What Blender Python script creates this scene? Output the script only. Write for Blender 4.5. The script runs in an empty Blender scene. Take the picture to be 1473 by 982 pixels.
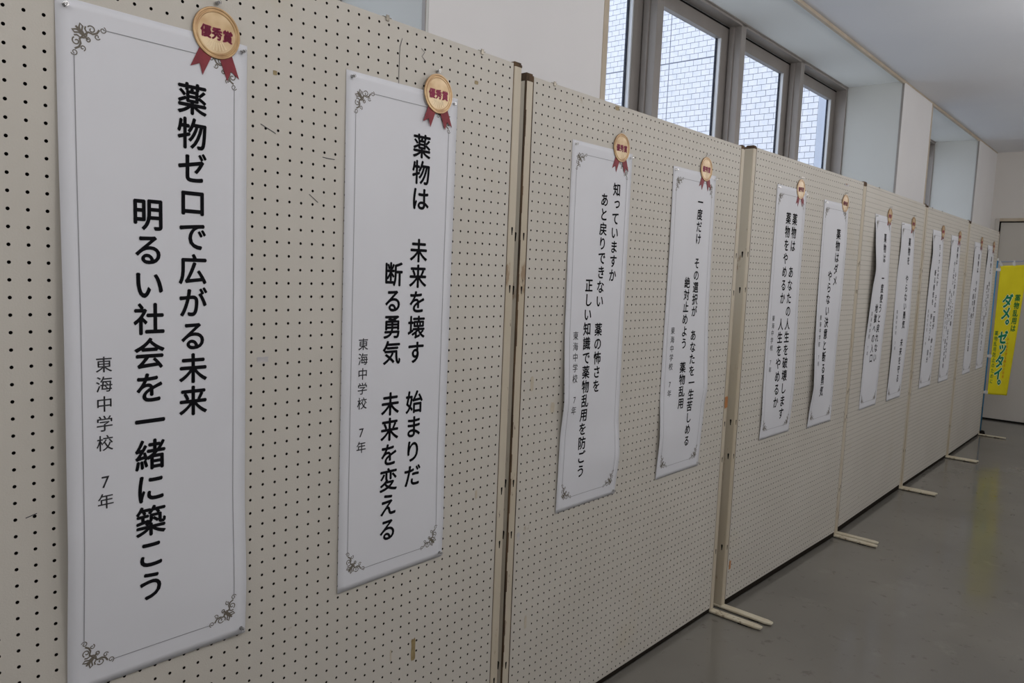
import bpy, bmesh, math, random
from mathutils import Matrix, Vector, Euler
random.seed(7)
S = 0.025                 # one hole pitch of the boards, in metres
ZF = 72.6                 # floor lies this many pitches below the top hole row
sc = bpy.context.scene
col = sc.collection
def W(x, y, z): return Vector((x * S, y * S, (z + ZF) * S))

# ------------------------------------------------------------------ camera
CF, YAW, PIT, ROL = 1080.278, 0.7084556, 0.0977165, 0.0406200
CX, CZ, CD = -55.7106, -19.1698, 49.3782
cy, sy = math.cos(YAW), math.sin(YAW)
fwd0, right0, up0 = Vector((cy, sy, 0)), Vector((sy, -cy, 0)), Vector((0, 0, 1))
fwd = fwd0 * math.cos(PIT) - up0 * math.sin(PIT)
up2 = up0 * math.cos(PIT) + fwd0 * math.sin(PIT)
cr = right0 * math.cos(ROL) + up2 * math.sin(ROL)
cu = -right0 * math.sin(ROL) + up2 * math.cos(ROL)
cam = bpy.data.cameras.new('camera'); cam.sensor_width = 36; cam.lens = 36 * CF / 1473
cam.clip_start = 0.02; cam.clip_end = 200
camo = bpy.data.objects.new('camera', cam); col.objects.link(camo)
Mx = Matrix((cr, cu, -fwd)).transposed().to_4x4(); Mx.translation = W(CX, -CD, CZ)
camo.matrix_world = Mx
sc.camera = camo
# ------------------------------------------------------------------ world: an even overcast sky
wd = bpy.data.worlds.new('overcast_sky'); sc.world = wd; wd.use_nodes = True
bgn = wd.node_tree.nodes['Background']
bgn.inputs['Color'].default_value = (0.90, 0.93, 1.0, 1); bgn.inputs['Strength'].default_value = 1.75
sc.view_settings.view_transform = 'Standard'; sc.view_settings.look = 'None'
sc.view_settings.gamma = 1; sc.view_settings.exposure = 0.0
sc.view_settings.use_curve_mapping = False
def area(name, loc, rot, sx, sy_, power, color):
    l = bpy.data.lights.new(name, 'AREA'); l.shape = 'RECTANGLE'; l.size = sx; l.size_y = sy_
    l.energy = power; l.color = color
    o = bpy.data.objects.new(name, l); col.objects.link(o); o.location = loc; o.rotation_euler = rot
    return o
# daylight entering the tall windows of the opposite side of the hall
for i, x in enumerate((-3.2, -0.4, 2.4, 5.2)):
    area('window_daylight', (x, -4.9, 2.3), (math.radians(97), 0, 0), 2.3, 0.6, (2, 2, 3, 4)[i], (1.0, 0.965, 0.985))
# unseen point lights added on the camera side, so the boards darken downwards
for i, (x, y, e) in enumerate(((-3.4, -1.4, 14), (-2.0, -1.3, 14), (-0.4, -1.3, 14), (1.2, -1.3, 14), (2.8, -1.3, 11.5), (4.4, -1.5, 10), (6.0, -1.9, 14))):
    l = bpy.data.lights.new('added_board_light', 'POINT'); l.energy = e; l.shadow_soft_size = 0.22; l.color = (1.0, 0.965, 0.96)
    o = bpy.data.objects.new('added_board_light', l); col.objects.link(o); o.location = (x, y, 2.14)

# ------------------------------------------------------------------ helpers
def tag(o, label=None, cat=None, group=None, kind=None):
    if label: o['label'] = label
    if cat: o['category'] = cat
    if group: o['group'] = group
    if kind: o['kind'] = kind
    return o
def empty(name, mat=None, parent=None):
    o = bpy.data.objects.new(name, None); col.objects.link(o); o.empty_display_size = 0.05
    if parent: o.parent = parent
    if mat is not None: o.matrix_local = mat
    return o
def link(name, me, parent=None, mat=None):
    o = bpy.data.objects.new(name, me); col.objects.link(o)
    if parent: o.parent = parent
    if mat is not None: o.matrix_local = mat
    return o
def mesh(name, V, F, m, smooth=False):
    me = bpy.data.meshes.new(name); me.from_pydata([tuple(v) for v in V], [], F); me.update()
    if m: me.materials.append(m)
    if smooth: me.polygons.foreach_set('use_smooth', [True] * len(me.polygons))
    return me
def obj(name, V, F, m, parent=None, smooth=False, mat=None):
    return link(name, mesh(name, V, F, m, smooth), parent, mat)
BF = [(0, 3, 2, 1), (4, 5, 6, 7), (0, 1, 5, 4), (1, 2, 6, 5), (2, 3, 7, 6), (3, 0, 4, 7)]
class MB:
    def __init__(s): s.V = []; s.F = []
    def add(s, V, F):
        n = len(s.V); s.V += [tuple(v) for v in V]; s.F += [tuple(i + n for i in f) for f in F]; return s
    def box(s, x0, x1, y0, y1, z0, z1):
        return s.add([(x0, y0, z0), (x1, y0, z0), (x1, y1, z0), (x0, y1, z0), (x0, y0, z1), (x1, y0, z1), (x1, y1, z1), (x0, y1, z1)], BF)
    def cyl(s, c, r, h, axis=2, n=16, r2=None):
        r2 = r if r2 is None else r2; V = []
        for k, rr in ((0, r), (h, r2)):
            for i in range(n):
                a = 2 * math.pi * i / n; p = [rr * math.cos(a), rr * math.sin(a), k]
                if axis == 0: p = [p[2], p[0], p[1]]
                if axis == 1: p = [p[1], p[2], p[0]]
                V.append((c[0] + p[0], c[1] + p[1], c[2] + p[2]))
        F = [(i, (i + 1) % n, n + (i + 1) % n, n + i) for i in range(n)] + [tuple(range(n))[::-1], tuple(range(n, 2 * n))]
        return s.add(V, F)
    def build(s, name, m, parent=None, smooth=False, bevel=0, mat=None):
        o = obj(name, s.V, s.F, m, parent, smooth, mat)
        if bevel:
            b = o.modifiers.new('b', 'BEVEL'); b.width = bevel; b.segments = 2; b.limit_method = 'ANGLE'
        return o
def box(name, x0, x1, y0, y1, z0, z1, m, parent=None, bevel=0, mat=None):
    return MB().box(x0, x1, y0, y1, z0, z1).build(name, m, parent, bevel=bevel, mat=mat)

# ------------------------------------------------------------------ materials
def mat(name, c, rough=0.6, spec=0.5, metal=0.0):
    m = bpy.data.materials.new(name); m.use_nodes = True
    b = m.node_tree.nodes['Principled BSDF']
    b.inputs['Base Color'].default_value = (*c, 1); b.inputs['Roughness'].default_value = rough
    b.inputs['Specular IOR Level'].default_value = spec; b.inputs['Metallic'].default_value = metal
    return m
def noisy(name, c1, c2, scale=5, rough=0.6, spec=0.5, detail=4, lo=0.35, hi=0.65, bump=0, bscale=200, metal=0.0, stains=None, world=False, stretch=None):
    m = mat(name, c1, rough, spec, metal); nt = m.node_tree; N = nt.nodes; L = nt.links
    b = N['Principled BSDF']
    if world:
        g = N.new('ShaderNodeNewGeometry'); src = g.outputs['Position']
    else:
        tc = N.new('ShaderNodeTexCoord'); src = tc.outputs['Object']
    if stretch:
        mp = N.new('ShaderNodeMapping'); mp.inputs['Scale'].default_value = stretch; L.new(src, mp.inputs[0]); src = mp.outputs[0]
    n = N.new('ShaderNodeTexNoise'); n.inputs['Scale'].default_value = scale; n.inputs['Detail'].default_value = detail
    L.new(src, n.inputs['Vector'])
    r = N.new('ShaderNodeValToRGB'); r.color_ramp.elements[0].position = lo; r.color_ramp.elements[1].position = hi
    r.color_ramp.elements[0].color = (*c1, 1); r.color_ramp.elements[1].color = (*c2, 1)
    L.new(n.outputs['Fac'], r.inputs[0]); out = r.outputs[0]
    for st in (stains or []):
        sc_, thr, wid, colr, amt = st
        n2 = N.new('ShaderNodeTexNoise'); n2.inputs['Scale'].default_value = sc_; n2.inputs['Detail'].default_value = 6; n2.inputs['Roughness'].default_value = 0.65
        L.new(src, n2.inputs['Vector'])
        mr = N.new('ShaderNodeMapRange'); mr.inputs[1].default_value = thr; mr.inputs[2].default_value = thr + wid
        mr.inputs[3].default_value = 0; mr.inputs[4].default_value = amt; L.new(n2.outputs['Fac'], mr.inputs[0])
        mx = N.new('ShaderNodeMix'); mx.data_type = 'RGBA'; mx.inputs[7].default_value = (*colr, 1)
        L.new(mr.outputs[0], mx.inputs[0]); L.new(out, mx.inputs[6]); out = mx.outputs[2]
    L.new(out, b.inputs['Base Color'])
    if bump:
        n3 = N.new('ShaderNodeTexNoise'); n3.inputs['Scale'].default_value = bscale; L.new(src, n3.inputs['Vector'])
        bp = N.new('ShaderNodeBump'); bp.inputs['Strength'].default_value = bump; bp.inputs['Distance'].default_value = 0.001
        L.new(n3.outputs['Fac'], bp.inputs['Height']); L.new(bp.outputs[0], b.inputs['Normal'])
    return m
M = {}
M['board'] = noisy('painted_hardboard', (0.575, 0.542, 0.475), (0.605, 0.572, 0.505), 3, 0.55, 0.3, bump=0.25, bscale=350, world=True,
                   stains=[(2.3, 0.60, 0.10, (0.55, 0.49, 0.36), 0.35), (14, 0.70, 0.05, (0.36, 0.29, 0.19), 0.6), (38, 0.745, 0.03, (0.16, 0.12, 0.08), 0.75)])
M['post'] = noisy('old_cream_post_paint', (0.60, 0.54, 0.43), (0.52, 0.45, 0.33), 6, 0.5, 0.4, stretch=(1, 1, 0.3), bump=0.3, world=True,
                  stains=[(22, 0.62, 0.06, (0.27, 0.17, 0.09), 0.75), (60, 0.66, 0.04, (0.09, 0.06, 0.04), 0.8)])
M['foot'] = noisy('worn_foot_paint', (0.62, 0.57, 0.44), (0.52, 0.44, 0.30), 12, 0.5, 0.4,
                  stains=[(40, 0.60, 0.06, (0.22, 0.15, 0.08), 0.7)])
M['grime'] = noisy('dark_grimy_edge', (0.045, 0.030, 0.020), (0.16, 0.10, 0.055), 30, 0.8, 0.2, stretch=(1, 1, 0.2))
M['black'] = mat('black_slot', (0.008, 0.007, 0.006), 0.9, 0.1)
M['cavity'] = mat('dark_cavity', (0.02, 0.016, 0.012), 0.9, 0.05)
M['paper'] = noisy('white_paper', (0.715, 0.72, 0.745), (0.74, 0.745, 0.77), 4, 0.6, 0.25)
M['ink'] = mat('black_ink', (0.008, 0.008, 0.010), 0.8, 0.08)
M['thin_ink'] = mat('grey_ink', (0.06, 0.06, 0.065), 0.6, 0.3)
M['line_ink'] = mat('border_ink', (0.30, 0.30, 0.31), 0.6, 0.3)
M['orn_ink'] = mat('ornament_ink', (0.16, 0.14, 0.11), 0.6, 0.3)
M['red_ink'] = mat('crimson_ink', (0.27, 0.016, 0.06), 0.5, 0.3)
M['gold'] = noisy('printed_gold', (0.44, 0.27, 0.11), (0.70, 0.53, 0.31), 22, 0.32, 0.5, 2, 0.35, 0.65, metal=0.15)
M['gold_rim'] = noisy('gold_rim', (0.36, 0.20, 0.08), (0.56, 0.37, 0.17), 30, 0.3, 0.5, metal=0.2)
M['gold_light'] = mat('pale_gold_ray', (0.82, 0.66, 0.40), 0.35, 0.5)
M['ribbon'] = noisy('crimson_ribbon', (0.20, 0.018, 0.028), (0.27, 0.03, 0.04), 40, 0.5, 0.3)
M['plaster'] = noisy('painted_plaster', (0.80, 0.785, 0.775), (0.83, 0.815, 0.80), 2, 0.7, 0.2, bump=0.15, bscale=120)
M['reveal'] = noisy('reveal_board', (0.62, 0.63, 0.605), (0.65, 0.66, 0.63), 2, 0.6, 0.25)
M['soffit'] = noisy('soffit_board', (0.86, 0.88, 0.86), (0.87, 0.89, 0.87), 2, 0.6, 0.25)
M['panelling'] = noisy('brown_panelling', (0.30, 0.26, 0.22), (0.34, 0.30, 0.26), 3, 0.6, 0.25)
M['ceil'] = noisy('ceiling_paint', (0.79, 0.80, 0.83), (0.82, 0.83, 0.85), 1.5, 0.8, 0.1, bump=0.6, bscale=90)
M['far'] = noisy('far_wall_paint', (0.70, 0.67, 0.63), (0.73, 0.70, 0.66), 1.5, 0.6, 0.25)
M['door'] = noisy('door_paint', (0.55, 0.52, 0.47), (0.58, 0.55, 0.50), 1.5, 0.45, 0.35)
M['trim'] = noisy('beige_trim', (0.50, 0.42, 0.31), (0.56, 0.48, 0.37), 8, 0.5, 0.35)
M['alu'] = noisy('bronze_grey_aluminium', (0.30, 0.275, 0.25), (0.34, 0.31, 0.285), 5, 0.42, 0.5, stretch=(1, 1, 0.15), metal=0.25)
M['alu_lit'] = mat('lit_sash_edge', (0.66, 0.68, 0.70), 0.4, 0.5, 0.1)  # paler copy of the aluminium, with the light on the sash side painted in
M['gasket'] = mat('blue_black_gasket', (0.02, 0.025, 0.04), 0.6, 0.3)
M['tile'] = noisy('white_glazed_tile', (0.70, 0.72, 0.77), (0.78, 0.78, 0.82), 9, 0.3, 0.5, world=True)
M['mortar'] = noisy('grey_mortar', (0.20, 0.22, 0.27), (0.25, 0.27, 0.32), 4, 0.9, 0.1)
M['render'] = noisy('smooth_exterior_render', (0.46, 0.50, 0.58), (0.50, 0.54, 0.62), 2, 0.8, 0.2)
M['paving'] = noisy('pale_paving', (0.74, 0.74, 0.72), (0.80, 0.80, 0.78), 1, 0.8, 0.2)
M['pole'] = mat('blue_pole', (0.035, 0.22, 0.42), 0.35, 0.5)
M['rod'] = mat('grey_rod', (0.30, 0.33, 0.40), 0.4, 0.5)
M['strap'] = mat('white_strap', (0.72, 0.72, 0.70), 0.6, 0.3)
M['yellow'] = noisy('yellow_cloth', (0.74, 0.64, 0.015), (0.80, 0.70, 0.02), 6, 0.65, 0.2)
M['green'] = mat('green_print', (0.01, 0.22, 0.10), 0.6, 0.2)
M['dkgreen'] = mat('dark_green_print', (0.05, 0.20, 0.04), 0.6, 0.2)
M['white_print'] = mat('white_print', (0.80, 0.86, 0.74), 0.6, 0.2)
M['orange_print'] = mat('orange_print', (0.70, 0.25, 0.02), 0.6, 0.2)
M['tape_brown'] = noisy('old_brown_tape', (0.26, 0.19, 0.08), (0.36, 0.28, 0.14), 60, 0.5, 0.4)
M['tape_beige'] = noisy('old_beige_tape', (0.50, 0.44, 0.33), (0.56, 0.50, 0.39), 60, 0.5, 0.4)
M['tape_grey'] = noisy('grey_tape_residue', (0.44, 0.43, 0.45), (0.58, 0.55, 0.52), 60, 0.5, 0.4)
M['tape_orange'] = mat('orange_tape', (0.46, 0.20, 0.07), 0.5, 0.4)
M['metal'] = noisy('tarnished_metal', (0.22, 0.20, 0.16), (0.36, 0.33, 0.27), 60, 0.4, 0.5, metal=0.7)
def glassy(name, c, trans=0.9):
    m = bpy.data.materials.new(name); m.use_nodes = True; nt = m.node_tree; nt.nodes.clear()
    o = nt.nodes.new('ShaderNodeOutputMaterial'); mx = nt.nodes.new('ShaderNodeMixShader')
    t = nt.nodes.new('ShaderNodeBsdfTransparent'); t.inputs[0].default_value = (*c, 1)
    g = nt.nodes.new('ShaderNodeBsdfGlossy'); g.inputs['Roughness'].default_value = 0.03
    mx.inputs[0].default_value = 1 - trans
    nt.links.new(t.outputs[0], mx.inputs[1]); nt.links.new(g.outputs[0], mx.inputs[2]); nt.links.new(mx.outputs[0], o.inputs[0])
    return m
M['glass'] = glassy('window_glass', (0.93, 0.96, 1.0), 0.94)
M['pin'] = mat('clear_plastic', (0.95, 0.94, 0.92), 0.12, 0.5)
M['pin'].node_tree.nodes['Principled BSDF'].inputs['Transmission Weight'].default_value = 0.85
# floor: worn, polished grey sheet floor with soft reflections
fl = noisy('polished_grey_floor', (0.150, 0.142, 0.125), (0.195, 0.185, 0.160), 1.3, 0.2, 0.55, 6, 0.3, 0.7, world=True,
           stains=[(5, 0.60, 0.12, (0.23, 0.22, 0.19), 0.5), (17, 0.60, 0.08, (0.10, 0.09, 0.075), 0.6), (90, 0.68, 0.03, (0.32, 0.31, 0.28), 0.6)])
nt = fl.node_tree; b = nt.nodes['Principled BSDF']
g = nt.nodes.new('ShaderNodeNewGeometry'); n = nt.nodes.new('ShaderNodeTexNoise'); n.inputs['Scale'].default_value = 2.2; n.inputs['Detail'].default_value = 5
nt.links.new(g.outputs['Position'], n.inputs['Vector'])
mr = nt.nodes.new('ShaderNodeMapRange'); mr.inputs[1].default_value = 0.3; mr.inputs[2].default_value = 0.7; mr.inputs[3].default_value = 0.08; mr.inputs[4].default_value = 0.20
nt.links.new(n.outputs['Fac'], mr.inputs[0]); nt.links.new(mr.outputs[0], b.inputs['Roughness'])
n = nt.nodes.new('ShaderNodeTexNoise'); n.inputs['Scale'].default_value = 9; nt.links.new(g.outputs['Position'], n.inputs['Vector'])
bp = nt.nodes.new('ShaderNodeBump'); bp.inputs['Strength'].default_value = 0.12; bp.inputs['Distance'].default_value = 0.004
nt.links.new(n.outputs['Fac'], bp.inputs['Height']); nt.links.new(bp.outputs[0], b.inputs['Normal'])
M['floor'] = fl

# ------------------------------------------------------------------ room shell
XL, XR, YR = -210.0, 299.2, -200.0     # in pitches
CE = 34.0
P = lambda v: v * S
tag(box('floor', P(XL - 6), P(XR + 8), P(YR - 6), P(40), -0.12, 0, M['floor']), kind='structure')
tag(box('ceiling', P(XL - 6), P(XR + 8), P(YR - 6), P(12), P(CE + ZF), P(CE + ZF + 6), M['ceil']), kind='structure')
tag(box('wall_back', P(XL - 6), P(XL), P(YR), P(30), 0, P(CE + ZF), M['panelling']), kind='structure')
# side opposite the boards: wall with tall window openings
wr = tag(empty('wall_right'), kind='structure')
zt = (CE + ZF) * S
box('sill_wall', P(XL), P(XR), P(YR - 6), P(YR), 0, 2.0, M['panelling'], wr)
box('head_wall', P(XL), P(XR), P(YR - 6), P(YR), 2.62, zt, M['plaster'], wr)
for x0, x1 in ((P(XL), -4.4), (-2.0, -1.6), (0.8, 1.2), (3.6, 4.0), (6.4, P(XR))):
    box('pier', x0, x1, P(YR - 6), P(YR), 2.0, 2.62, M['panelling'], wr)

# left wall frame: u along the wall, v outwards, z up (pitches)
TW = -0.0145
LW = Matrix.Translation(W(0, 9.3, -ZF)) @ Matrix.Rotation(TW, 4, 'Z')
def lz(z): return (z + ZF) * S
wl = tag(empty('wall_left', LW), kind='structure')
VB = 14.4       # depth of the window bays
BAYS = [(-139.0, -2.2, 'c'), (28.0, 165.0, 'a'), (194.3, 264.3, 'b')]
PIL = [(-208.0, -139.0), (-2.2, 28.0), (165.0, 194.3), (264.3, XR + 2)]
for a, b_ in PIL:
    box('pillar', P(a), P(b_), 0, P(19), 0, lz(CE), M['plaster'], wl)
for a, b_, _ in BAYS:
    box('sill_wall', P(a), P(b_), P(VB), P(26), 0, lz(-34), M['plaster'], wl)
    box('soffit', P(a), P(b_), 0, P(19), lz(CE - 0.06), lz(CE + 5), M['soffit'], wl)
# painted board lining of the reveals
for u0, d in ((-2.2, -1), (165.0, -1), (194.3, 1), (264.3, -1)):
    a, b_ = (u0 - 0.35, u0) if d < 0 else (u0, u0 + 0.35)
    box('reveal_board', P(a), P(b_), P(0.05), P(VB), lz(-34), lz(CE) - 0.001, M['reveal'], wl)
# beige corner trims round every bay
k = 0
for a, b_, _ in BAYS:
    k += 1
    t = tag(empty(f'trim_{k}', LW), kind='structure')
    box('head_trim', P(a), P(b_), P(-0.12), P(0.55), lz(CE - 0.75), lz(CE), M['trim'], t, bevel=0.002)
    box('jamb_trim', P(a), P(a + 1.1), P(-0.10), P(0.6), lz(-34), lz(CE - 0.75), M['trim'], t, bevel=0.002)
    box('jamb_trim', P(b_ - 0.50), P(b_ - 0.36), P(-0.04), P(0.5), lz(-34), lz(CE - 0.75), M['alu'], t, bevel=0.001)
t = tag(empty('trim_4', LW), kind='structure')
for a, b_ in PIL[1:]:
    box('cornice_strip', P(a), P(min(b_, XR)), P(-0.10), P(0.05), lz(CE - 0.35), lz(CE), M['trim'], t)

# windows
def window(name, u0, u1, mull):
    w = tag(empty(name, LW), kind='structure')
    zb, zt_ = -34, CE - 0.02
    box('head_frame', P(u0), P(u1), P(VB), P(VB + 2.75), lz(zt_ - 0.75), lz(zt_), M['alu'], w, bevel=0.002)
    box('head_lip', P(u0), P(u1), P(VB - 0.2), P(VB), lz(zt_ - 0.25), lz(zt_), M['alu'], w)
    box('sill_frame', P(u0), P(u1), P(VB - 1), P(VB + 3), lz(zb), lz(zb + 1.5), M['alu'], w)
    edges = [u0] + list(mull) + [u1]
    for i, m_ in enumerate(edges):
        wd_ = 2.2
        a, b_ = (m_, m_ + 0.6) if i == 0 else ((m_ - 0.6, m_) if i == len(edges) - 1 else (m_ - wd_ / 2, m_ + wd_ / 2))
        mb = MB().box(P(a), P(b_), P(VB), P(VB + 4.4), lz(zb + 1.5), lz(zt_ - 0.02))
        mb.build('mullion', M['alu'], w, bevel=0.003)
        if 0 < i < len(edges) - 1:
            box('mullion_rib', P(a - 0.45), P(b_ + 0.45), P(VB + 1.5), P(VB + 2.6), lz(zb + 1.5), lz(zt_ - 0.75), M['alu'], w, bevel=0.002)
    for i in range(len(edges) - 1):
        a = edges[i] + (0.6 if i == 0 else 1.1) + 0.2
        b_ = edges[i + 1] - (0.6 if i == len(edges) - 2 else 1.1) - 0.2
        z0, z1 = zb + 1.6, zt_ - 1.05
        v0, v1 = VB + 2.85, VB + 4.1
        sw, sh = 2.9, 2.6
        s_ = empty('sash', parent=w)
        box('stile', P(a), P(a + sw), P(v0), P(v1), lz(z0), lz(z1), M['alu'], s_, bevel=0.001)
        box('stile', P(b_ - sw), P(b_), P(v0), P(v1), lz(z0), lz(z1), M['alu'], s_, bevel=0.001)
        box('top_rail', P(a + sw), P(b_ - sw), P(v0), P(v1), lz(z1 - sh), lz(z1), M['alu'], s_, bevel=0.001)
        box('bottom_rail', P(a + sw), P(b_ - sw), P(v0), P(v1), lz(z0), lz(z0 + sh), M['alu'], s_)
        box('lit_sash_side', P(b_ - sw - 0.35), P(b_ - sw), P(v0 + 0.1), P(v0 + 0.8), lz(z0 + sh), lz(z1 - sh), M['alu_lit'], s_)  # inner side of the right stile, its lit tone painted pale
        box('gasket', P(b_ - sw - 0.6), P(b_ - sw), P(v0 + 0.8), P(v0 + 1.2), lz(z0 + sh), lz(z1 - sh), M['gasket'], s_)
        box('glass_pane', P(a + sw), P(b_ - sw - 0.6), P(v0 + 0.9), P(v0 + 1.1), lz(z0 + sh), lz(z1 - sh), M['glass'], s_)
    box('shadow_gap', P(u0 + 0.6), P(u1 - 0.6), P(VB + 2.75), P(VB + 4.4), lz(zt_ - 1.05), lz(zt_ - 0.75), M['black'], w)
window('window_1', 28.4, 164.6, (65.3, 98.8, 132.0))
window('window_2', 194.7, 263.9, (229.0,))
window('window_3', -138.6, -2.6, (-105, -71, -37))

# far wall with a framed door
fw = tag(empty('wall_front'), kind='structure')
box('wall_panel', P(XR), P(XR + 6), P(1.9), P(30), 0, lz(CE), M['far'], fw)
box('wall_panel', P(XR), P(XR + 6), P(YR), P(-84), 0, lz(CE), M['far'], fw)
box('wall_panel', P(XR), P(XR + 6), P(-84), P(1.9), lz(7.0), lz(CE), M['far'], fw)
d = tag(empty('door_1'), kind='structure')
box('door_frame', P(XR - 0.5), P(XR + 3), P(1.9), P(3.3), 0, lz(8.2), M['door'], d, bevel=0.003)
box('door_frame', P(XR - 0.5), P(XR + 3), P(-85.4), P(-84), 0, lz(8.2), M['door'], d, bevel=0.003)
box('door_head', P(XR - 0.5), P(XR + 3), P(-84), P(1.9), lz(7.0), lz(8.2), M['trim'], d, bevel=0.003)
box('shadow_gap', P(XR + 1.0), P(XR + 3), P(-84), P(1.9), lz(6.6), lz(7.0), M['black'], d)
box('shadow_gap', P(XR + 1.0), P(XR + 3), P(1.55), P(1.9), 0.012, lz(6.6), M['black'], d)
for a, b_ in ((-41, 1.55), (-84, -41.3)):
    dl = box('door_leaf', P(XR + 0.8), P(XR + 2.4), P(a), P(b_), 0.014, lz(6.6), M['door'], d, bevel=0.003)
box('threshold', P(XR + 0.2), P(XR + 3), P(-84), P(1.9), 0, 0.012, M['black'], d)
tag(box('baseboard_front', P(XR - 0.3), P(XR), P(3.4), P(9.0), 0, 0.06, M['grime']), kind='structure')

# ------------------------------------------------------------------ the tiled wing seen through the windows
XB, CO, LE = 320.0, 2.93, 4.86
ext = empty('tiled_building_wing', Matrix.Translation(W(XB, 84.2, -ZF)))
tag(ext, 'white tiled wing of the building seen through the tall windows', 'building')
box('mortar_wall', P(0.35), P(12), P(0), P(230), 0, lz(185), M['mortar'], ext)
box('smooth_wall', P(-0.1), P(12), P(-70), P(-0.05), 0, lz(185), M['render'], ext)
cells = []
zj, yj = 95.6, 167.0 - 84.2
for r_ in range(-27, 27):
    z0 = zj + r_ * CO + (0.45 if r_ >= 0 else 0)
    off = (r_ % 2) * 0.5 * LE
    y = 0.0 if off else -LE / 2
    while y < 150:
        a, b_ = max(y + 0.12, 0.02), y + LE - 0.12
        if abs(b_ - yj) < LE and False: pass
        for (p, q) in (((a, min(b_, yj - 0.25)), (yj + 0.25, b_)) if a < yj < b_ else ((a, b_),)):
            if q - p > 0.3: cells.append((p, q, z0 + 0.13, z0 + CO - 0.13))
        y += LE
def pix(wp):
    v = wp - camo.matrix_world.translation
    dz = v.dot(fwd)
    return 736.5 + CF * v.dot(cr) / dz, 491 - CF * v.dot(cu) / dz
def showing(c):
    x, y = pix(W(XB, 84.2 + (c[0] + c[1]) / 2, (c[2] + c[3]) / 2))
    top = 10 + (x - 953) * 0.53 if x < 1065 else 72 + (x - 1072) * 0.56
    bot = 106 + (x - 760) * 0.333
    if not (max(top, 0) < y < bot): return 0
    return 2 if (1074 < x < 1123 or 1158 < x < 1180) else (1 if (870 < x < 902 or 948 < x < 1031) else 0)
cells.sort(key=lambda c: (-showing(c), c[0]))
proto = {}
mbr = MB()
for i, c in enumerate(cells):
    dx = random.uniform(-0.02, 0.03)
    if i < 290 and showing(c):
        key = (round(c[1] - c[0], 2))
        if key not in proto:
            h = (c[3] - c[2]); w_ = key
            proto[key] = mesh('tile', *(lambda m_: (m_.V, m_.F))(MB().box(0, P(0.5), 0, P(w_), 0, P(h))), M['tile'])
        link('tile', proto[key], ext, Matrix.Translation((P(dx), P(c[0]), lz(c[2]))))
    else:
        mbr.box(P(dx), P(0.5), P(c[0]), P(c[1]), lz(c[2]), lz(c[3]))
tag(mbr.build('distant_tiles', M['tile'], ext), kind='stuff')
tag(box('ground', -12, 30, P(36), 40, -0.2, -0.05, M['paving']), kind='structure')

# ------------------------------------------------------------------ pegboard panels
NX, NZ, HR = 48, 72, 0.108
def holed_sheet():
    V, F = [], []
    gi = {}
    def gv(i, k):
        if (i, k) not in gi:
            gi[i, k] = len(V); V.append((P(i - 0.5), 0, P(-(k - 0.5))))
        return gi[i, k]
    n = 8
    for k in range(NZ):
        for i in range(NX):
            c = [gv(i, k + 1), gv(i + 1, k + 1), gv(i + 1, k), gv(i, k)]      # bl br tr tl
            b0 = len(V)
            for dep in (0, 1):
                for q in range(n):
                    a = math.radians(225 + 45 * q)
                    V.append((P(i + HR * math.cos(a)), dep * 0.004, P(-k + HR * math.sin(a))))
            for q in range(4):
                o0, o1, o2 = b0 + 2 * q, b0 + 2 * q + 1, b0 + (2 * q + 2) % n
                F.append((c[q], c[(q + 1) % 4], o2, o1, o0))
            for q in range(n):
                q2 = (q + 1) % n
                F.append((b0 + q, b0 + q2, b0 + n + q2, b0 + n + q))
    me = mesh('front_sheet', V, F, M['board']); me.materials.append(M['cavity'])
    per = 4 + n
    me.polygons.foreach_set('material_index', [0 if (q % per) < 4 else 1 for q in range(len(F))])
    return me
sheet = holed_sheet()
TOPZ, BOTZ = 0.5, -71.5          # relative to the top hole row, in pitches
PAN = [(-47.0, 0.0, 0.0, 0.0), (5.5932, 1.1663, -.0203, -.1818), (57.7165, -.4764, -.0398, .1377),
       (109.0, -2.04, -.009, .3081), (159.80, -2.64, -.0172, .0326), (210.62, -3.66, -.0118, -.1925)]
PLAB = ['cream pegboard display panel nearest the camera, holding the two largest posters',
        'cream pegboard panel second from the camera, below the first brick-view windows',
        'cream pegboard panel third from the camera, with two narrow posters of big letters',
        'cream pegboard panel fourth from the camera, under the wide wall pillar',
        'cream pegboard panel fifth from the camera, under the small far window bay',
        'cream pegboard panel at the far end, beside the yellow banner']
def keyhole(x, z, w, h):
    V = []; n = 10
    for i in range(n): a = math.radians(200 - 220 * i / (n - 1)); V.append((x + w * math.cos(a), 0, z + w * math.sin(a)))
    V += [(x + w * 0.4, 0, z - h), (x - w * 0.4, 0, z - h)]
    return V
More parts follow.
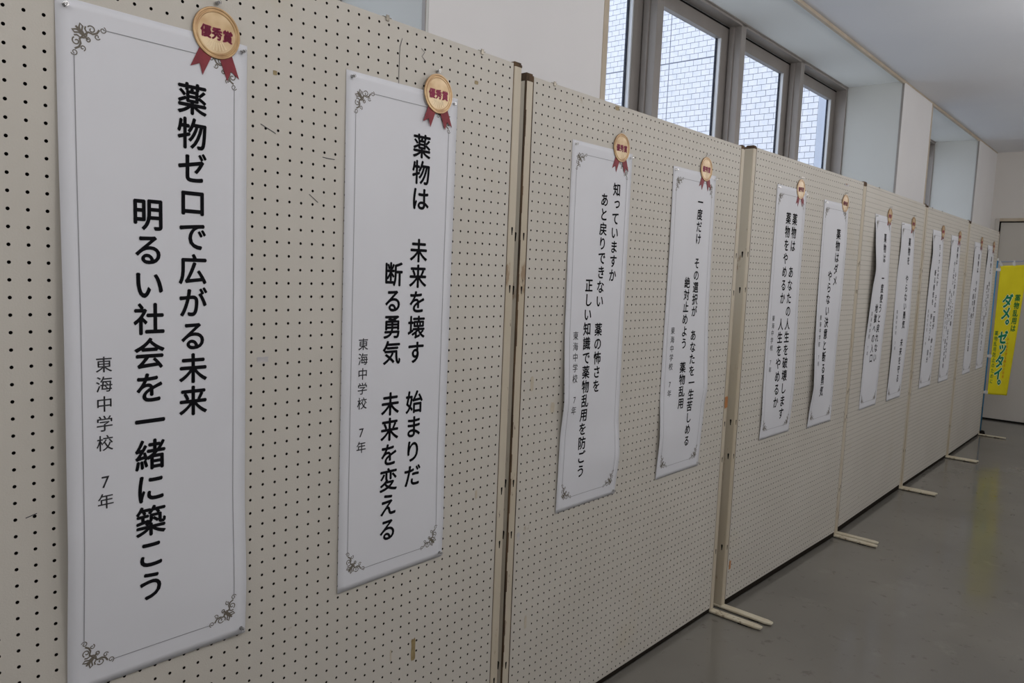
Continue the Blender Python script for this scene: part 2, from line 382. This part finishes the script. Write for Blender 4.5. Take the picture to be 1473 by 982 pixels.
def post(par, x0, x1, zt_, zb, side):
    """square tube post, open slots as dark keyholes on its front and on its outer side"""
    p = MB().box(x0, x1, -0.0012, 0.041, zb, zt_).build('post', M['post'], par, bevel=0.0035)
    MB().box(x0 + 0.001, x1 - 0.001, 0.0, 0.030, zt_ - 0.001, zt_ + 0.004).box(x0 - 0.0006, x1 + 0.0006, -0.0018, 0.0414, zt_ - random.uniform(0.008, 0.02), zt_ - 0.0005).build('end_cap', M['grime'], p, bevel=0.002)
    xm = (x0 + x1) / 2
    for z in (-15.5, -21.2, -41.8, -47.5, -62.3):
        zz = zt_ + P(z - TOPZ) + random.uniform(-0.004, 0.004)
        V = keyhole(xm, zz, 0.0030, 0.017)
        V = [(a, -0.0016, c) for a, _, c in V] + [(a, -0.0010, c) for a, _, c in V]; n = len(V) // 2
        F = [tuple(range(n))] + [(i, n + i, n + (i + 1) % n, (i + 1) % n) for i in range(n)] 
        obj('keyhole_slot', V, F, M['black'], p)
        xs = x0 if side < 0 else x1
        V2 = keyhole(0, zz, 0.0036, 0.020)
        V2 = [(xs + side * 0.0004, 0.015 + a, c) for a, _, c in V2] + [(xs, 0.015 + a, c) for a, _, c in V2]
        obj('keyhole_slot', V2, F, M['black'], p)
    return p
def foot(par, x0, x1, hz):
    """flat bar foot lying across the floor, tapered at both ends"""
    zt_, L1, L2 = 0.013, 0.208, 0.20
    xm = (x0 + x1) / 2; w = (x1 - x0) / 2
    out = [(-L1, 0.62), (-L1 + 0.022, 1), (L2 - 0.022, 1), (L2, 0.62)]
    pts = [(xm - w * k_, y) for y, k_ in out] + [(xm + w * k_, y) for y, k_ in out[::-1]]
    n = len(pts)
    V = [(x, y, 0.004) for x, y in pts] + [(x, y, zt_) for x, y in pts]
    F = [tuple(range(n)), tuple(range(2 * n - 1, n - 1, -1))] + [(i, n + i, n + (i + 1) % n, (i + 1) % n) for i in range(n)]
    f = obj('foot', V, F, M['foot'], par)
    b = f.modifiers.new('b', 'BEVEL'); b.width = 0.002; b.segments = 1
    box('rubber_pad', xm - w * .9, xm + w * .9, -L1 + 0.05, -L1 + 0.09, 0, 0.004, M['black'], f)
    box('rubber_pad', xm - w * .9, xm + w * .9, L2 - 0.09, L2 - 0.05, 0, 0.004, M['black'], f)
    box('socket', xm - w * .8, xm + w * .8, 0.002, 0.029, zt_, zt_ + 0.02, M['foot'], f)
    return f
panels = []
def PM(i):
    x0, y0, th, z0 = PAN[i]
    return Matrix.Translation(W(x0, y0, z0)) @ Matrix.Rotation(th, 4, 'Z')       # origin: first hole of the top row
for i, (x0, y0, th, z0) in enumerate(PAN):
    base = Matrix.Translation((P(x0), P(y0), 0)) @ Matrix.Rotation(th, 4, 'Z')
    p = empty('pegboard_panel', base); panels.append(p)
    tag(p, PLAB[i], 'display panel', 'row of pegboard panels')
    hz = lz(z0)                                   # height of the top hole row
    zt_, zb = hz + P(TOPZ), hz + P(BOTZ)
    link('front_sheet', sheet, p, Matrix.Translation((0, 0, hz)))
    box('back_sheet', P(-0.5), P(47.5), 0.026, 0.030, zb, zt_, M['cavity'], p)
    box('top_rail', P(-0.5), P(47.5), 0.0041, 0.0259, zt_ - 0.008, zt_ - 0.0003, M['grime'], p)
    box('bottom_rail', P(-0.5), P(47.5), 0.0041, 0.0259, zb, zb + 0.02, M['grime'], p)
    box('under_board_shade', P(-0.5), P(47.5), 0.002, 0.024, 0.006, zb - 0.0005, M['cavity'], p)  # near-black strip painting the shade in the gap under the board
    for s_, xa, xb in ((-1, -1.72, -0.62), (1, 47.62, 48.72)):
        post(p, P(xa), P(xb), zt_ + 0.002, 0.0125 if s_ < 0 or True else 0, s_)
        if i == 1 and s_ < 0:
            rg = MB(); z_ = 0.05
            while z_ < zt_ - 0.01:
                h_ = random.uniform(0.015, 0.06); w_ = random.uniform(0.0008, 0.0042)
                rg.box(P(xa) - 0.0005, P(xa) + w_, -0.0018, 0.004, z_, min(z_ + h_, zt_)); z_ += h_
            rg.build('rust_edge', M['grime'], p)
        xg = (-0.62, -0.5) if s_ < 0 else (47.5, 47.62)
        box('edge_strip', P(xg[0]), P(xg[1]), 0.0006, 0.026, zb, zt_ + 0.0015, M['grime'], p)
        foot(p, P(xa - 0.12), P(xb + 0.12), hz)
def onpanel(i, s_, z):                      # a matrix on the face of panel i at hole coordinates s_, z
    hz = lz(PAN[i][3])
    return Matrix.Translation((P(s_), 0, hz + P(z)))
# little metal hooks on the top rails
for i, ss in ((0, (31.8, 43.0)), (1, (2.8,)), (3, (8.0,)), (4, (3.4, 14.0))):
    for s_ in ss:
        m_ = onpanel(i, s_, 0.5)
        MB().box(-0.011, 0.011, -0.0008, 0.012, 0.0002, 0.0016).box(-0.004, 0.004, -0.0025, -0.0008, -0.006, 0.005).build('top_hook', M['metal'], panels[i], mat=m_)
# tape residues and stickers left on the boards
def patch(i, s_, z, w, h, m_, rot=0.0, name='tape_residue'):
    n = 9; V = []
    rr = random.Random(int(s_ * 100 + z * 10))
    for q in range(n * 2):
        a = 2 * math.pi * q / (n * 2); c, s2 = math.cos(a), math.sin(a)
        k_ = 1 / max(abs(c), abs(s2)) * rr.uniform(0.82, 1.0)
        x, y = P(c * k_ * w / 2), P(s2 * k_ * h / 2)
        V.append((x * math.cos(rot) - y * math.sin(rot), x * math.sin(rot) + y * math.cos(rot)))
    N_ = len(V)
    VV = [(a, -0.0006, c) for a, c in V] + [(a, -0.0001, c) for a, c in V]
    F = [tuple(range(N_))] + [(q, N_ + q, N_ + (q + 1) % N_, (q + 1) % N_) for q in range(N_)]
    o = obj(name, VV, F, M[m_], panels[i], mat=onpanel(i, s_, z)); return o
for a in ((0, 36.6, -54.75, 0.55, 2.3, 'tape_brown'), (0, 42.4, -2.4, 0.5, 0.35, 'tape_brown'), (1, 14.6, 0.1, 0.9, 0.5, 'tape_brown'),
          (1, 1.25, -31.4, 0.55, 1.7, 'tape_beige'), (0, 20.9, -26.6, 1.0, 0.45, 'tape_grey'), (1, 5.0, -34.4, 0.7, 1.3, 'tape_beige'),
          (0, 21.7, -6.0, 0.35, 0.35, 'tape_brown'), (1, 0.05, -48.1, 0.5, 0.9, 'tape_grey'),
          (0, 44.4, -41.6, 0.3, 0.9, 'tape_beige'), (2, 38.3, -1.0, 2.6, 0.5, 'tape_grey'), (2, 0.3, -65.9, 0.7, 1.6, 'tape_orange'),
          (1, 1.9, -58.5, 0.4, 1.6, 'tape_beige'), (2, 38.2, -0.9, 1.3, 0.3, 'tape_orange'), (0, 33.9, -54.3, 0.2, 1.2, 'tape_beige')):
    patch(*a)
o = patch(1, 48.15, -38.4, 1.0, 2.0, 'tape_orange', name='tape_piece'); o.location.y = -0.0018
# thin pencil scratches and an old wire loop
def stroke(MBo, pts, w, y=-0.0005, fn=None):
    """flat ribbon along pts (x, z)"""
    n = len(pts); V = []
    for q, (x, z) in enumerate(pts):
        a = pts[max(q - 1, 0)]; c = pts[min(q + 1, n - 1)]
        dx, dz = c[0] - a[0], c[1] - a[1]; L_ = math.hypot(dx, dz) or 1
        nx, nz = -dz / L_ * w / 2, dx / L_ * w / 2
        for sgn in (1, -1):
            X, Z = x + sgn * nx, z + sgn * nz
            V.append(fn(X, Z) if fn else (X, y, Z))
    MBo.add(V, [(2 * q, 2 * q + 1, 2 * q + 3, 2 * q + 2) for q in range(n - 1)])
for i, s_, z, pts in ((0, 26.3, -11.4, [(-0.012, 0.001), (0.0, 0), (0.016, 0)]), (0, 33.2, -1.9, [(0.006, 0.03), (0, 0.012), (-0.001, -0.03), (-0.001, -0.07)]),
                      (0, 35.8, -1.4, [(-0.006, 0.01), (0.004, 0.004), (-0.004, -0.006), (0.008, -0.014)]), (0, 21.0, -10.0, [(-0.01, 0.006), (0.02, -0.006)]),
                      (0, 6.0, -35.0, [(-0.012, 0), (0.003, 0.004)]), (0, 25.0, -14.5, [(-0.008, 0.006), (0.012, -0.008)])):
    m_ = MB(); stroke(m_, pts, 0.0014); m_.build('scratch', M['thin_ink'], panels[i], mat=onpanel(i, s_, z))

# ------------------------------------------------------------------ lettering
dg = None
GL = {}
def glyph(ch):
    if ch in GL: return GL[ch]
    t = bpy.data.curves.new('glyph', 'FONT'); t.body = ch; t.size = 1; t.resolution_u = 4
    o = bpy.data.objects.new('glyph', t); col.objects.link(o); bpy.context.view_layer.update()
    me = bpy.data.meshes.new_from_object(o.evaluated_get(bpy.context.evaluated_depsgraph_get()))
    V = [(v.co.x - 0.5, v.co.y - 0.38) for v in me.vertices]; F = [tuple(p.vertices) for p in me.polygons]
    bpy.data.objects.remove(o); bpy.data.curves.remove(t); bpy.data.meshes.remove(me)
    if ch in 'っッょゃュ': V = [(x + 0.12, y + 0.12) for x, y in V]
    if ch in '。、': V = [(x + 0.55, y + 0.52) for x, y in V]
    if ch in '7': V = [(x + 0.23, y + 0.03) for x, y in V]
    GL[ch] = (V, F); return GL[ch]
def column(mb, text, x, z, em, cell, fn, bold=0.0, narrow=1.0, slant=0.0):
    """vertical text: x = centre of the column, z = top; fn maps flat (x, z) to the sheet"""
    offs = [(0, 0)]
    if bold: offs += [(bold, 0), (-bold, 0), (0, bold), (0, -bold)]
    for q, ch in enumerate(text):
        if ch in ' 　': continue
        V, F = glyph(ch)
        zc = z - cell * (q + 0.5)
        for ox, oz in offs:
            mb.add([fn(x + (a + ox) * em * narrow, zc + (c + oz) * em) for a, c in V], F)

PW, PH = 11.95, 42.2
def interp(tab, z):
    if z >= tab[0][0]: return tab[0][1]
    for (z0, a), (z1, b_) in zip(tab, tab[1:]):
        if z >= z1:
            t_ = (z0 - z) / (z0 - z1); t_ = t_ * t_ * (3 - 2 * t_) * 0.4 + t_ * 0.6
            return a + (b_ - a) * t_
    return tab[-1][1]
POST = [   # panel, left, top, left lift, right lift, columns (text, x, start z, em, cell), signature x, label
 (0, 7.55, -4.7, [(-4.7, .02), (-11, .15), (-25, .55), (-37, .6), (-46, .1)], [(-4.7, .02), (-36, .05), (-43, .35), (-47, .2)],
  [('薬物ゼロで広がる未来', 8.05, -7.9, 2.13, 2.225), ('明るい社会を一緒に築こう', 5.1, -15.6, 2.13, 2.225)], 2.25, -25.5,
  'white poster in big black letters beginning 薬物ゼロで広がる未来, nearest the camera'),
 (0, 27.85, -4.4, [(-4.4, .02), (-14, .1), (-35, .08), (-46, .1)], [(-4.4, .25), (-10, .2), (-20, .1), (-36, .02), (-43, .15), (-47, .05)],
  [('薬物は　未来を壊す　始まりだ', 7.95, -8.0, 2.13, 2.225), ('断る勇気　未来を変える', 5.2, -19.0, 2.13, 2.225)], 2.15, -25.3,
  'white poster reading 断る勇気　未来を変える, beside the first panel joint'),
 (1, 6.3, -4.7, [(-4.7, .02), (-12, .03), (-26, .2), (-34, .6), (-38, .24), (-47, .1)], [(-4.7, .02), (-23, .03), (-37, .1), (-41.7, .55), (-47, .05)],
  [('知っていますか', 9.0, -8.4, 1.62, 1.69), ('あと戻りできない　薬の怖さを', 6.6, -9.8, 1.62, 1.69), ('正しい知識で薬物乱用を防ごう', 4.3, -19.8, 1.62, 1.69)], 2.1, -25.8,
  'white poster with three text columns beginning 知っていますか'),
 (1, 28.1, -4.8, [(-4.8, .02), (-15, .15), (-28, .05), (-35, .05), (-41, .42), (-47, .1)], [(-4.8, .02), (-15, .05), (-24, .2), (-31, .55), (-35.4, .85), (-38, .5), (-47, .1)],
  [('一度だけ　その選択が　あなたを一生苦しめる', 7.8, -8.0, 1.62, 1.69), ('絶対止めよう　薬物乱用', 5.4, -19.2, 1.62, 1.69)], 2.3, -26.0,
  'white poster reading 絶対止めよう　薬物乱用, left of the second panel joint'),
 (2, 7.5, -4.1, [(-4, .05), (-22, .08), (-30, .05), (-37, .15), (-42, .28), (-47, .08)], [(-4, .05), (-23, .05), (-30, .3), (-38, .5), (-47, .05)],
  [('薬物は　あなたの人生を破壊します', 7.8, -8.1, 2.1, 2.225), ('薬物をやめるか　人生をやめるか', 5.2, -8.1, 2.1, 2.225)], 2.2, -25.3,
  'white poster whose two columns both begin 薬物, ending 人生をやめるか'),
 (2, 27.75, -4.7, [(-4.7, .03), (-14, .08), (-23, .18), (-31, .4), (-39, .8), (-44, .3), (-47, .1)], [(-4.7, .1), (-12, .35), (-22, .3), (-31, .08), (-47, .05)],
  [('薬物はダメ', 7.8, -9.4, 2.1, 2.19), ('やらない決意と断る勇気', 5.2, -17.3, 2.1, 2.19)], 2.2, -25.6,
  'white poster sixth from the camera, reading 薬物はダメ, with a bulging lower left edge'),
 (3, 6.75, -5.0, [(-5, .03), (-10, .5), (-16.7, 1.1), (-21.4, .7), (-26, .5), (-33, .15), (-47, .05)], [(-5, .03), (-12, .36), (-17, .5), (-23, .7), (-34, .4), (-47, .1)],
  [('薬物は　一度使うと戻れない', 7.8, -8.6, 2.1, 2.2), ('地獄への入口', 5.2, -24.0, 2.1, 2.2)], 2.2, -25.6,
  'white poster with strongly curled left edge, left one of the fourth panel'),
 (3, 27.4, -5.3, [(-5, .03), (-10.7, .3), (-18, .05), (-24, .06), (-29, .15), (-35, .35), (-47, .1)], [(-5, .05), (-18, .5), (-28, .75), (-38, .4), (-47, .1)],
  [('薬物を　やらない勇気　未来を守る', 7.8, -8.4, 2.1, 2.2)], 2.4, -25.6,
  'white poster with a single column of letters, right one of the fourth panel'),
 (4, 6.0, -4.8, [(-4.8, .03), (-11, .48), (-16, .3), (-24, .19), (-35, .2), (-47, .1)], [(-5, .05), (-17, .43), (-31, .5), (-47, .1)],
  [('ちょっとだけ　その一回が　命とり', 8.3, -8.0, 1.7, 1.95), ('断る勇気を　持とうよ　自分', 5.6, -15.0, 1.7, 1.95)], 2.3, -25.6,
  'white poster of small letters, left one under the small far window bay'),
 (4, 27.2, -5.0, [(-5, .03), (-10, .22), (-16.7, .03), (-25, .08), (-33, .03), (-44, .12), (-47, .1)], [(-5, .05), (-17, .23), (-29, .1), (-47, .05)],
  [('薬物は　心と体を　こわす毒', 8.8, -7.8, 1.6, 1.8), ('やらない　もらわない　近づかない', 6.4, -12.0, 1.6, 1.8), ('みんなで守ろう　自分の未来', 4.2, -20.0, 1.6, 1.8)], 2.0, -25.6,
  'white poster of three small-letter columns, right one on the fifth panel'),
 (5, 7.6, -5.0, [(-5, .03), (-11, .24), (-20, .03), (-40, .06), (-47, .05)], [(-5, .05), (-18, .25), (-36, .1), (-47, .05)],
  [('薬物は　やめる勇気が', 7.8, -8.4, 1.9, 2.1), ('一番の　明日への近道', 5.2, -19.0, 1.9, 2.1)], 2.2, -25.6,
  'white poster on the last panel, the one farther from the yellow banner'),
 (5, 29.0, -5.0, [(-5, .05), (-8.8, .35), (-14, .1), (-33, .08), (-47, .03)], [(-5, .05), (-20, .4), (-37, .08), (-47, .02)],
  [('薬物に　負けない心を', 8.0, -8.4, 1.9, 2.1), ('育てよう　笑顔のために', 5.4, -18.0, 1.9, 2.1)], 2.3, -25.6,
  'white poster on the last panel, right beside the yellow banner'),
]
def spiral(cx, cz, r0, r1, a0, turns, n=16):
    return [(cx + (r0 + (r1 - r0) * q / n) * math.cos(a0 + turns * 2 * math.pi * q / n),
             cz + (r0 + (r1 - r0) * q / n) * math.sin(a0 + turns * 2 * math.pi * q / n)) for q in range(n + 1)]
def ornament(mb, fn, ox, oz, sx, sz):
    """scrolling leaf corner; drawn for the top left, mirrored by sx, sz"""
    f = lambda x, z: fn(ox + sx * x, oz + sz * z)
    C = []
    for sw in (0, 1):
        T = (lambda p: p) if not sw else (lambda p: (-p[1], -p[0]))
        C.append(([T(p) for p in spiral(1.62, -0.02, 0.05, 0.20, 0, 1.2)], 0.055))
        C.append(([T(p) for p in [(1.42, -0.05), (1.28, -0.28), (1.05, -0.38), (0.8, -0.32), (0.62, -0.5)]], 0.11))
        C.append(([T(p) for p in spiral(0.98, -0.14, 0.05, 0.24, 2.0, 1.1)], 0.07))
        C.append(([T(p) for p in spiral(1.30, -0.48, 0.04, 0.17, -1.0, 1.1)], 0.06))
        C.append(([T(p) for p in [(0.6, -0.55), (0.45, -0.3), (0.5, -0.05), (0.36, 0.08), (0.3, -0.15), (0.4, -0.4)]], 0.10))
        C.append(([T(p) for p in [(0.7, -0.6), (0.72, -0.35), (0.62, -0.18), (0.66, -0.02)]], 0.09))
    C.append(([(0.75, -0.75), (0.45, -0.45), (0.12, -0.12)], 0.12))
    C.append((spiral(0.78, -0.78, 0.03, 0.15, 0.5, 1.2), 0.07))
    for pts, w in C: stroke(mb, pts, w, fn=lambda x, z: f(x, z))
pin_no = 0
def pin(name_label, pm, x, z, lift=0.0):
    e = empty('push_pin', pm @ Matrix.Translation((P(x), -P(lift), P(z))))
    tag(e, name_label, 'push pin', 'clear push pins')
    MB().cyl((0, -0.0105, 0), 0.0035, 0.002, 1, 10).cyl((0, -0.0085, 0), 0.0021, 0.0055, 1, 10, 0.0026).cyl((0, -0.003, 0), 0.0036, 0.0012, 1, 10, 0.0038).build('pin_head', M['pin'], e, smooth=False)
    MB().cyl((0, -0.002, 0), 0.0005, 0.0065 + P(lift), 1, 6).build('pin_needle', M['metal'], e)
SHORT = ['poster nearest the camera', 'second poster from the camera', 'third poster from the camera', 'fourth poster from the camera',
         'fifth poster from the camera', 'sixth poster from the camera', 'seventh poster from the camera', 'eighth poster from the camera',
         'fourth poster from the yellow banner', 'third poster from the yellow banner', 'second poster from the yellow banner', 'poster nearest the yellow banner']
for k, (pi, s0, zt0, LL, RL, cols, sx_, sz_, lab) in enumerate(POST):
    pm = PM(pi)                        # posters live on the panel's face
    e = empty('slogan_poster', pm @ Matrix.Translation((P(s0), 0, P(zt0 - PH))))
    tag(e, lab, 'poster', 'slogan posters on the pegboards')
    zb0 = zt0 - PH
    def surf(u, z, off=0.0, s0=s0, LL=LL, RL=RL, zb0=zb0):      # u from the left edge, z panel coordinates (pitches)
        t_ = min(max(u / PW, 0), 1)
        l = interp(LL, z) * (1 - t_) ** 1.6 + interp(RL, z) * t_ ** 1.6 + 0.03
        return (P(u), -P(l) - off, P(z - zb0))
    nu, nz = 16, 84
    V = [surf(PW * a / nu, zt0 - PH * c / nz) for c in range(nz + 1) for a in range(nu + 1)]
    F = [(c * (nu + 1) + a, (c + 1) * (nu + 1) + a, (c + 1) * (nu + 1) + a + 1, c * (nu + 1) + a + 1) for c in range(nz) for a in range(nu)]
    o = obj('paper_sheet', V, F, M['paper'], e, True)
    so = o.modifiers.new('s', 'SOLIDIFY'); so.thickness = 0.0002; so.offset = 1
    near = k < 6
    ft = lambda x, z: surf(x, z, 0.0007)
    for q, (txt, cx_, cz_, em, cell) in enumerate(cols):
        mb = MB(); column(mb, txt, cx_, cz_, em, cell, ft, bold=0.022, narrow=0.97)
        mb.build('lettering', M['ink'], e)
    mb = MB(); column(mb, '東海中学校　7年', sx_, sz_, 1.05, 1.235, ft, bold=0.006)
    mb.build('school_name', M['thin_ink'], e)
    mb = MB()
    l_, r_, t2, b2 = 0.95, PW - 0.95, zt0 - 1.35, zt0 - PH + 1.45
    def seg(x0, z0, x1, z1, n=40):
        stroke(mb, [(x0 + (x1 - x0) * q / n, z0 + (z1 - z0) * q / n) for q in range(n + 1)], 0.05, fn=ft)
    seg(l_, t2 - 1.7, l_, b2 + 1.7); seg(r_, t2 - 1.7, r_, b2 + 1.7); seg(l_ + 1.7, t2, r_ - 1.7, t2, 12); seg(l_ + 1.7, b2, r_ - 1.7, b2, 12)
    mb.build('border_line', M['line_ink'], e)
    for ox, oz, sx2, sz2 in ((l_, t2, 1, 1), (r_, t2, -1, 1), (l_, b2, 1, -1), (r_, b2, -1, -1)):
        mb = MB(); ornament(mb, lambda x, z: surf(x, z, 0.0006), ox, oz, sx2, sz2)
        mb.build('corner_ornament', M['orn_ink'], e)
    if k < 8:
        pin(f'clear push pin at the top left corner of the {SHORT[k]}', pm, s0 + 0.5, zt0 - 0.45, 0.06)
        pin(f'clear push pin at the top right corner of the {SHORT[k]}', pm, s0 + PW - 0.4, zt0 - 0.5, 0.06)
        if k < 4: pin(f'clear push pin at the bottom right corner of the {SHORT[k]}', pm, s0 + PW - 0.35, zt0 - PH + 0.45, max(0.08, RL[-1][1]))

# ------------------------------------------------------------------ paper medals
MED = [(0, 17.25, -4.42), (0, 37.33, -4.45), (1, 15.75, -4.3), (1, 36.9, -4.2), (2, 16.8, -4.0), (2, 38.0, -4.5),
       (3, 17.1, -4.7), (3, 37.4, -5.0), (4, 16.6, -4.7), (4, 37.0, -4.9), (5, 18.0, -4.6), (5, 39.6, -4.9)]
def medal_meshes():
    R_ = 1.66; rz = lambda a, r: (P(r * math.cos(a)), P(r * math.sin(a)))
    out = {}
    n = 48
    # disc with embossed rings: lathe about the y axis
    prof = [(0, -0.0016), (1.30, -0.0016), (1.34, -0.0024), (1.40, -0.0024), (1.44, -0.0016), (1.50, -0.0016), (1.54, -0.0027), (1.63, -0.0027), (1.66, -0.0018), (1.66, -0.0008), (0, -0.0008)]
    def lathe(pr):
        V, F = [], []
        for r, y in pr:
            for q in range(n):
                a = 2 * math.pi * q / n; V.append((P(r * math.cos(a)), y, P(r * math.sin(a))))
        for j in range(len(pr) - 1):
            for q in range(n):
                F.append((j * n + q, (j + 1) * n + q, (j + 1) * n + (q + 1) % n, j * n + (q + 1) % n))
        return V, F
    out['disc'] = mesh('medal_disc', *lathe(prof[:2] + [(1.30, -0.0010), (0, -0.0010)]), M['gold'])
    out['rim'] = mesh('medal_rim', *lathe([(1.30, -0.0010)] + prof[1:10] + [(1.30, -0.0008)]), M['gold_rim'])
    for nm, sg in (('tail_l', -1), ('tail_r', 1)):
        pts = [(-1.25, -1.0), (-0.15, -1.35), (-0.75, -2.75), (-0.95, -2.25), (-1.60, -2.32)]
        if sg > 0: pts = [(0.2, -1.4), (1.1, -1.1), (1.72, -2.6), (1.10, -2.22), (0.88, -2.92)]
        else: pts = [(-1.1, -1.1), (-0.2, -1.4), (-0.86, -2.92), (-1.08, -2.22), (-1.70, -2.55)]
        V = [(P(x), -0.0007, P(z)) for x, z in pts] + [(P(x), -0.0001, P(z)) for x, z in pts]; m_ = len(pts)
        out[nm] = mesh('ribbon_tail', V, [tuple(range(m_)), tuple(range(2 * m_ - 1, m_ - 1, -1))] + [(q, m_ + q, m_ + (q + 1) % m_, (q + 1) % m_) for q in range(m_)], M['ribbon'])
    mb = MB()
    for q, ch in enumerate('優秀賞'):
        V, F = glyph(ch)
        for ox, oz in ((0, 0), (.05, 0), (-.05, 0), (0, .05), (0, -.05)):
            mb.add([(P((q - 1) * 0.76 + (a + ox) * 0.74), -0.0021, P(-0.05 + (c + oz) * 0.82)) for a, c in V], F)
    out['txt'] = mesh('medal_lettering', mb.V, mb.F, M['red_ink'])
    mb = MB()
    for q in range(7):
        a = math.radians(-125 + q * 12)
        p0, p1 = (0.62 * math.cos(a), 0.62 * math.sin(a)), (1.15 * math.cos(a), 1.15 * math.sin(a))
        stroke(mb, [(P(p0[0]), P(p0[1])), (P(p1[0]), P(p1[1]))], P(0.07), y=-0.0019)
    out['ray'] = mesh('medal_ray', mb.V, mb.F, M['gold_light'])
    return out
mm = medal_meshes()
for k, (pi, s_, z_) in enumerate(MED):
    off = 0.0024 if k != 1 else 0.009
    e = empty('award_medal', PM(pi) @ Matrix.Translation((P(s_), -off, P(z_))) @ Matrix.Rotation(math.radians((2, -1, 0, 1, -2, 2, 0, 1, -1, 0, 1, 0)[k]), 4, 'Y'))
    tag(e, f'gold paper medal with dark red ribbon tails on the {SHORT[k]}', 'medal', 'gold award medals')
    link('ribbon_tail', mm['tail_l'], e); link('ribbon_tail', mm['tail_r'], e)
    link('medal_disc', mm['disc'], e); link('medal_rim', mm['rim'], e)
    link('lettering', mm['txt'], e); link('light_rays', mm['ray'], e)
    if k < 8:
        pin(f'clear push pin above the gold medal of the {SHORT[k]}', PM(pi), s_ + 0.05, z_ + 1.95, 0.02)

# ------------------------------------------------------------------ yellow banner on a blue pole
bn = empty('banner', Matrix.Translation(W(262.0, -3.97, -ZF)))
tag(bn, 'tall narrow yellow banner with green lettering on a blue pole by the far door', 'banner')
def bw(x, y, z): return (P(x - 262.0), P(y + 3.97), lz(z))
MB().cyl((0, 0, 0.03), 0.0085, lz(-9.6) - 0.03, 2, 14).build('pole', M['pole'], bn, True)
MB().cyl((0, 0, 0), 0.045, 0.03, 2, 24, 0.035).build('pole_base', M['black'], bn)
MB().cyl((0, 0, lz(-9.6)), 0.011, 0.02, 2, 12).build('pole_cap', M['strap'], bn)
def flag(u, v, off=0.0):
    """u across (0..1), v down (0..1)"""
    tl, tr, bl, br = (262.5, -5.0, -11.4), (271.8, -12.2, -10.6), (262.5, -5.0, -57.8), (271.6, -9.9, -58.6)
    p = [tl[i] * (1 - u) * (1 - v) + tr[i] * u * (1 - v) + bl[i] * (1 - u) * v + br[i] * u * v for i in range(3)]
    w = 0.45 * math.sin(u * 5.2 + v * 3.0) * math.sin(math.pi * min(u * 1.1, 1)) * (0.3 + v) - off / S
    p[0] += w * 0.78; p[1] -= w * -0.0 + 0
    return bw(*p)
nu, nv = 20, 60
V = [flag(a / nu, c / nv) for c in range(nv + 1) for a in range(nu + 1)]
F = [(c * (nu + 1) + a, (c + 1) * (nu + 1) + a, (c + 1) * (nu + 1) + a + 1, c * (nu + 1) + a + 1) for c in range(nv) for a in range(nu)]
fo = obj('cloth', V, F, M['yellow'], bn, True)
so = fo.modifiers.new('s', 'SOLIDIFY'); so.thickness = 0.0006; so.offset = 1
# cross rod held at the pole top, with loops
a, c = Vector(bw(262.0, -3.97, -10.1)), Vector(bw(272.2, -12.6, -9.2))
dr = c - a
rod = MB().cyl((0, 0, 0), 0.006, dr.length, 2, 10).build('cross_rod', M['rod'], bn, True)
rod.matrix_local = Matrix.Translation(a) @ dr.to_track_quat('Z', 'Y').to_matrix().to_4x4()
def strip(name, p0, p1, w, m_):
    p0, p1 = Vector(p0), Vector(p1); d_ = (p1 - p0).normalized(); n_ = d_.cross(Vector((1, 0, 0))).normalized() * w / 2
    t_ = Vector((0.0006, 0, 0))
    V = [p0 - n_ - t_, p0 + n_ - t_, p1 + n_ - t_, p1 - n_ - t_, p0 - n_ + t_, p0 + n_ + t_, p1 + n_ + t_, p1 - n_ + t_]
    return obj(name, V, BF, m_, bn)
for u in (0.06, 0.5, 0.94):
    q0 = flag(u, 0.004); q1 = tuple(a + dr * u)
    strip('cloth_loop', (q0[0] - 0.007, q0[1], q0[2]), (q1[0] - 0.007, q1[1], q1[2] + 0.008), 0.022, M['strap'])
for v in (0.03, 0.70, 0.985):
    q = flag(0.03, v)
    MB().box(-0.013, q[0] + 0.004, q[1], 0.013, q[2] - 0.012, q[2] + 0.012).build('side_loop', M['strap'], bn)
def bcol(name, text, x, z, em, cell, m_, bold, off=0.001, narrow=1.0):
    """x across in units of the cloth width, z in units of its height"""
    Wd, Ht = 12.0, 46.6
    mb = MB(); column(mb, text, x * Wd, -z * Ht, em, cell, lambda X, Z: flag(X / Wd, -Z / Ht, off), bold, narrow)
    return mb.build(name, m_, bn)
bcol('lettering_outline', 'ダメ。ゼッタイ。', 0.42, 0.225, 5.0, 4.35, M['white_print'], 0.085, 0.0025)
bcol('lettering', 'ダメ。ゼッタイ。', 0.42, 0.225, 5.0, 4.35, M['green'], 0.045, 0.004)
bcol('lettering', '薬物乱用は', 0.80, 0.22, 2.6, 2.7, M['dkgreen'], 0.04, 0.003)
bcol('lettering', '薬物乱用防止のために', 0.13, 0.50, 1.8, 1.95, M['dkgreen'], 0.02, 0.003)
bcol('lettering', 'みんなで守る明るい社会', 0.66, 0.55, 1.2, 1.35, M['orange_print'], 0.02, 0.003)
print('tris', sum(len(m_.loop_triangles) or len(m_.polygons) * 2 for m_ in bpy.data.meshes))
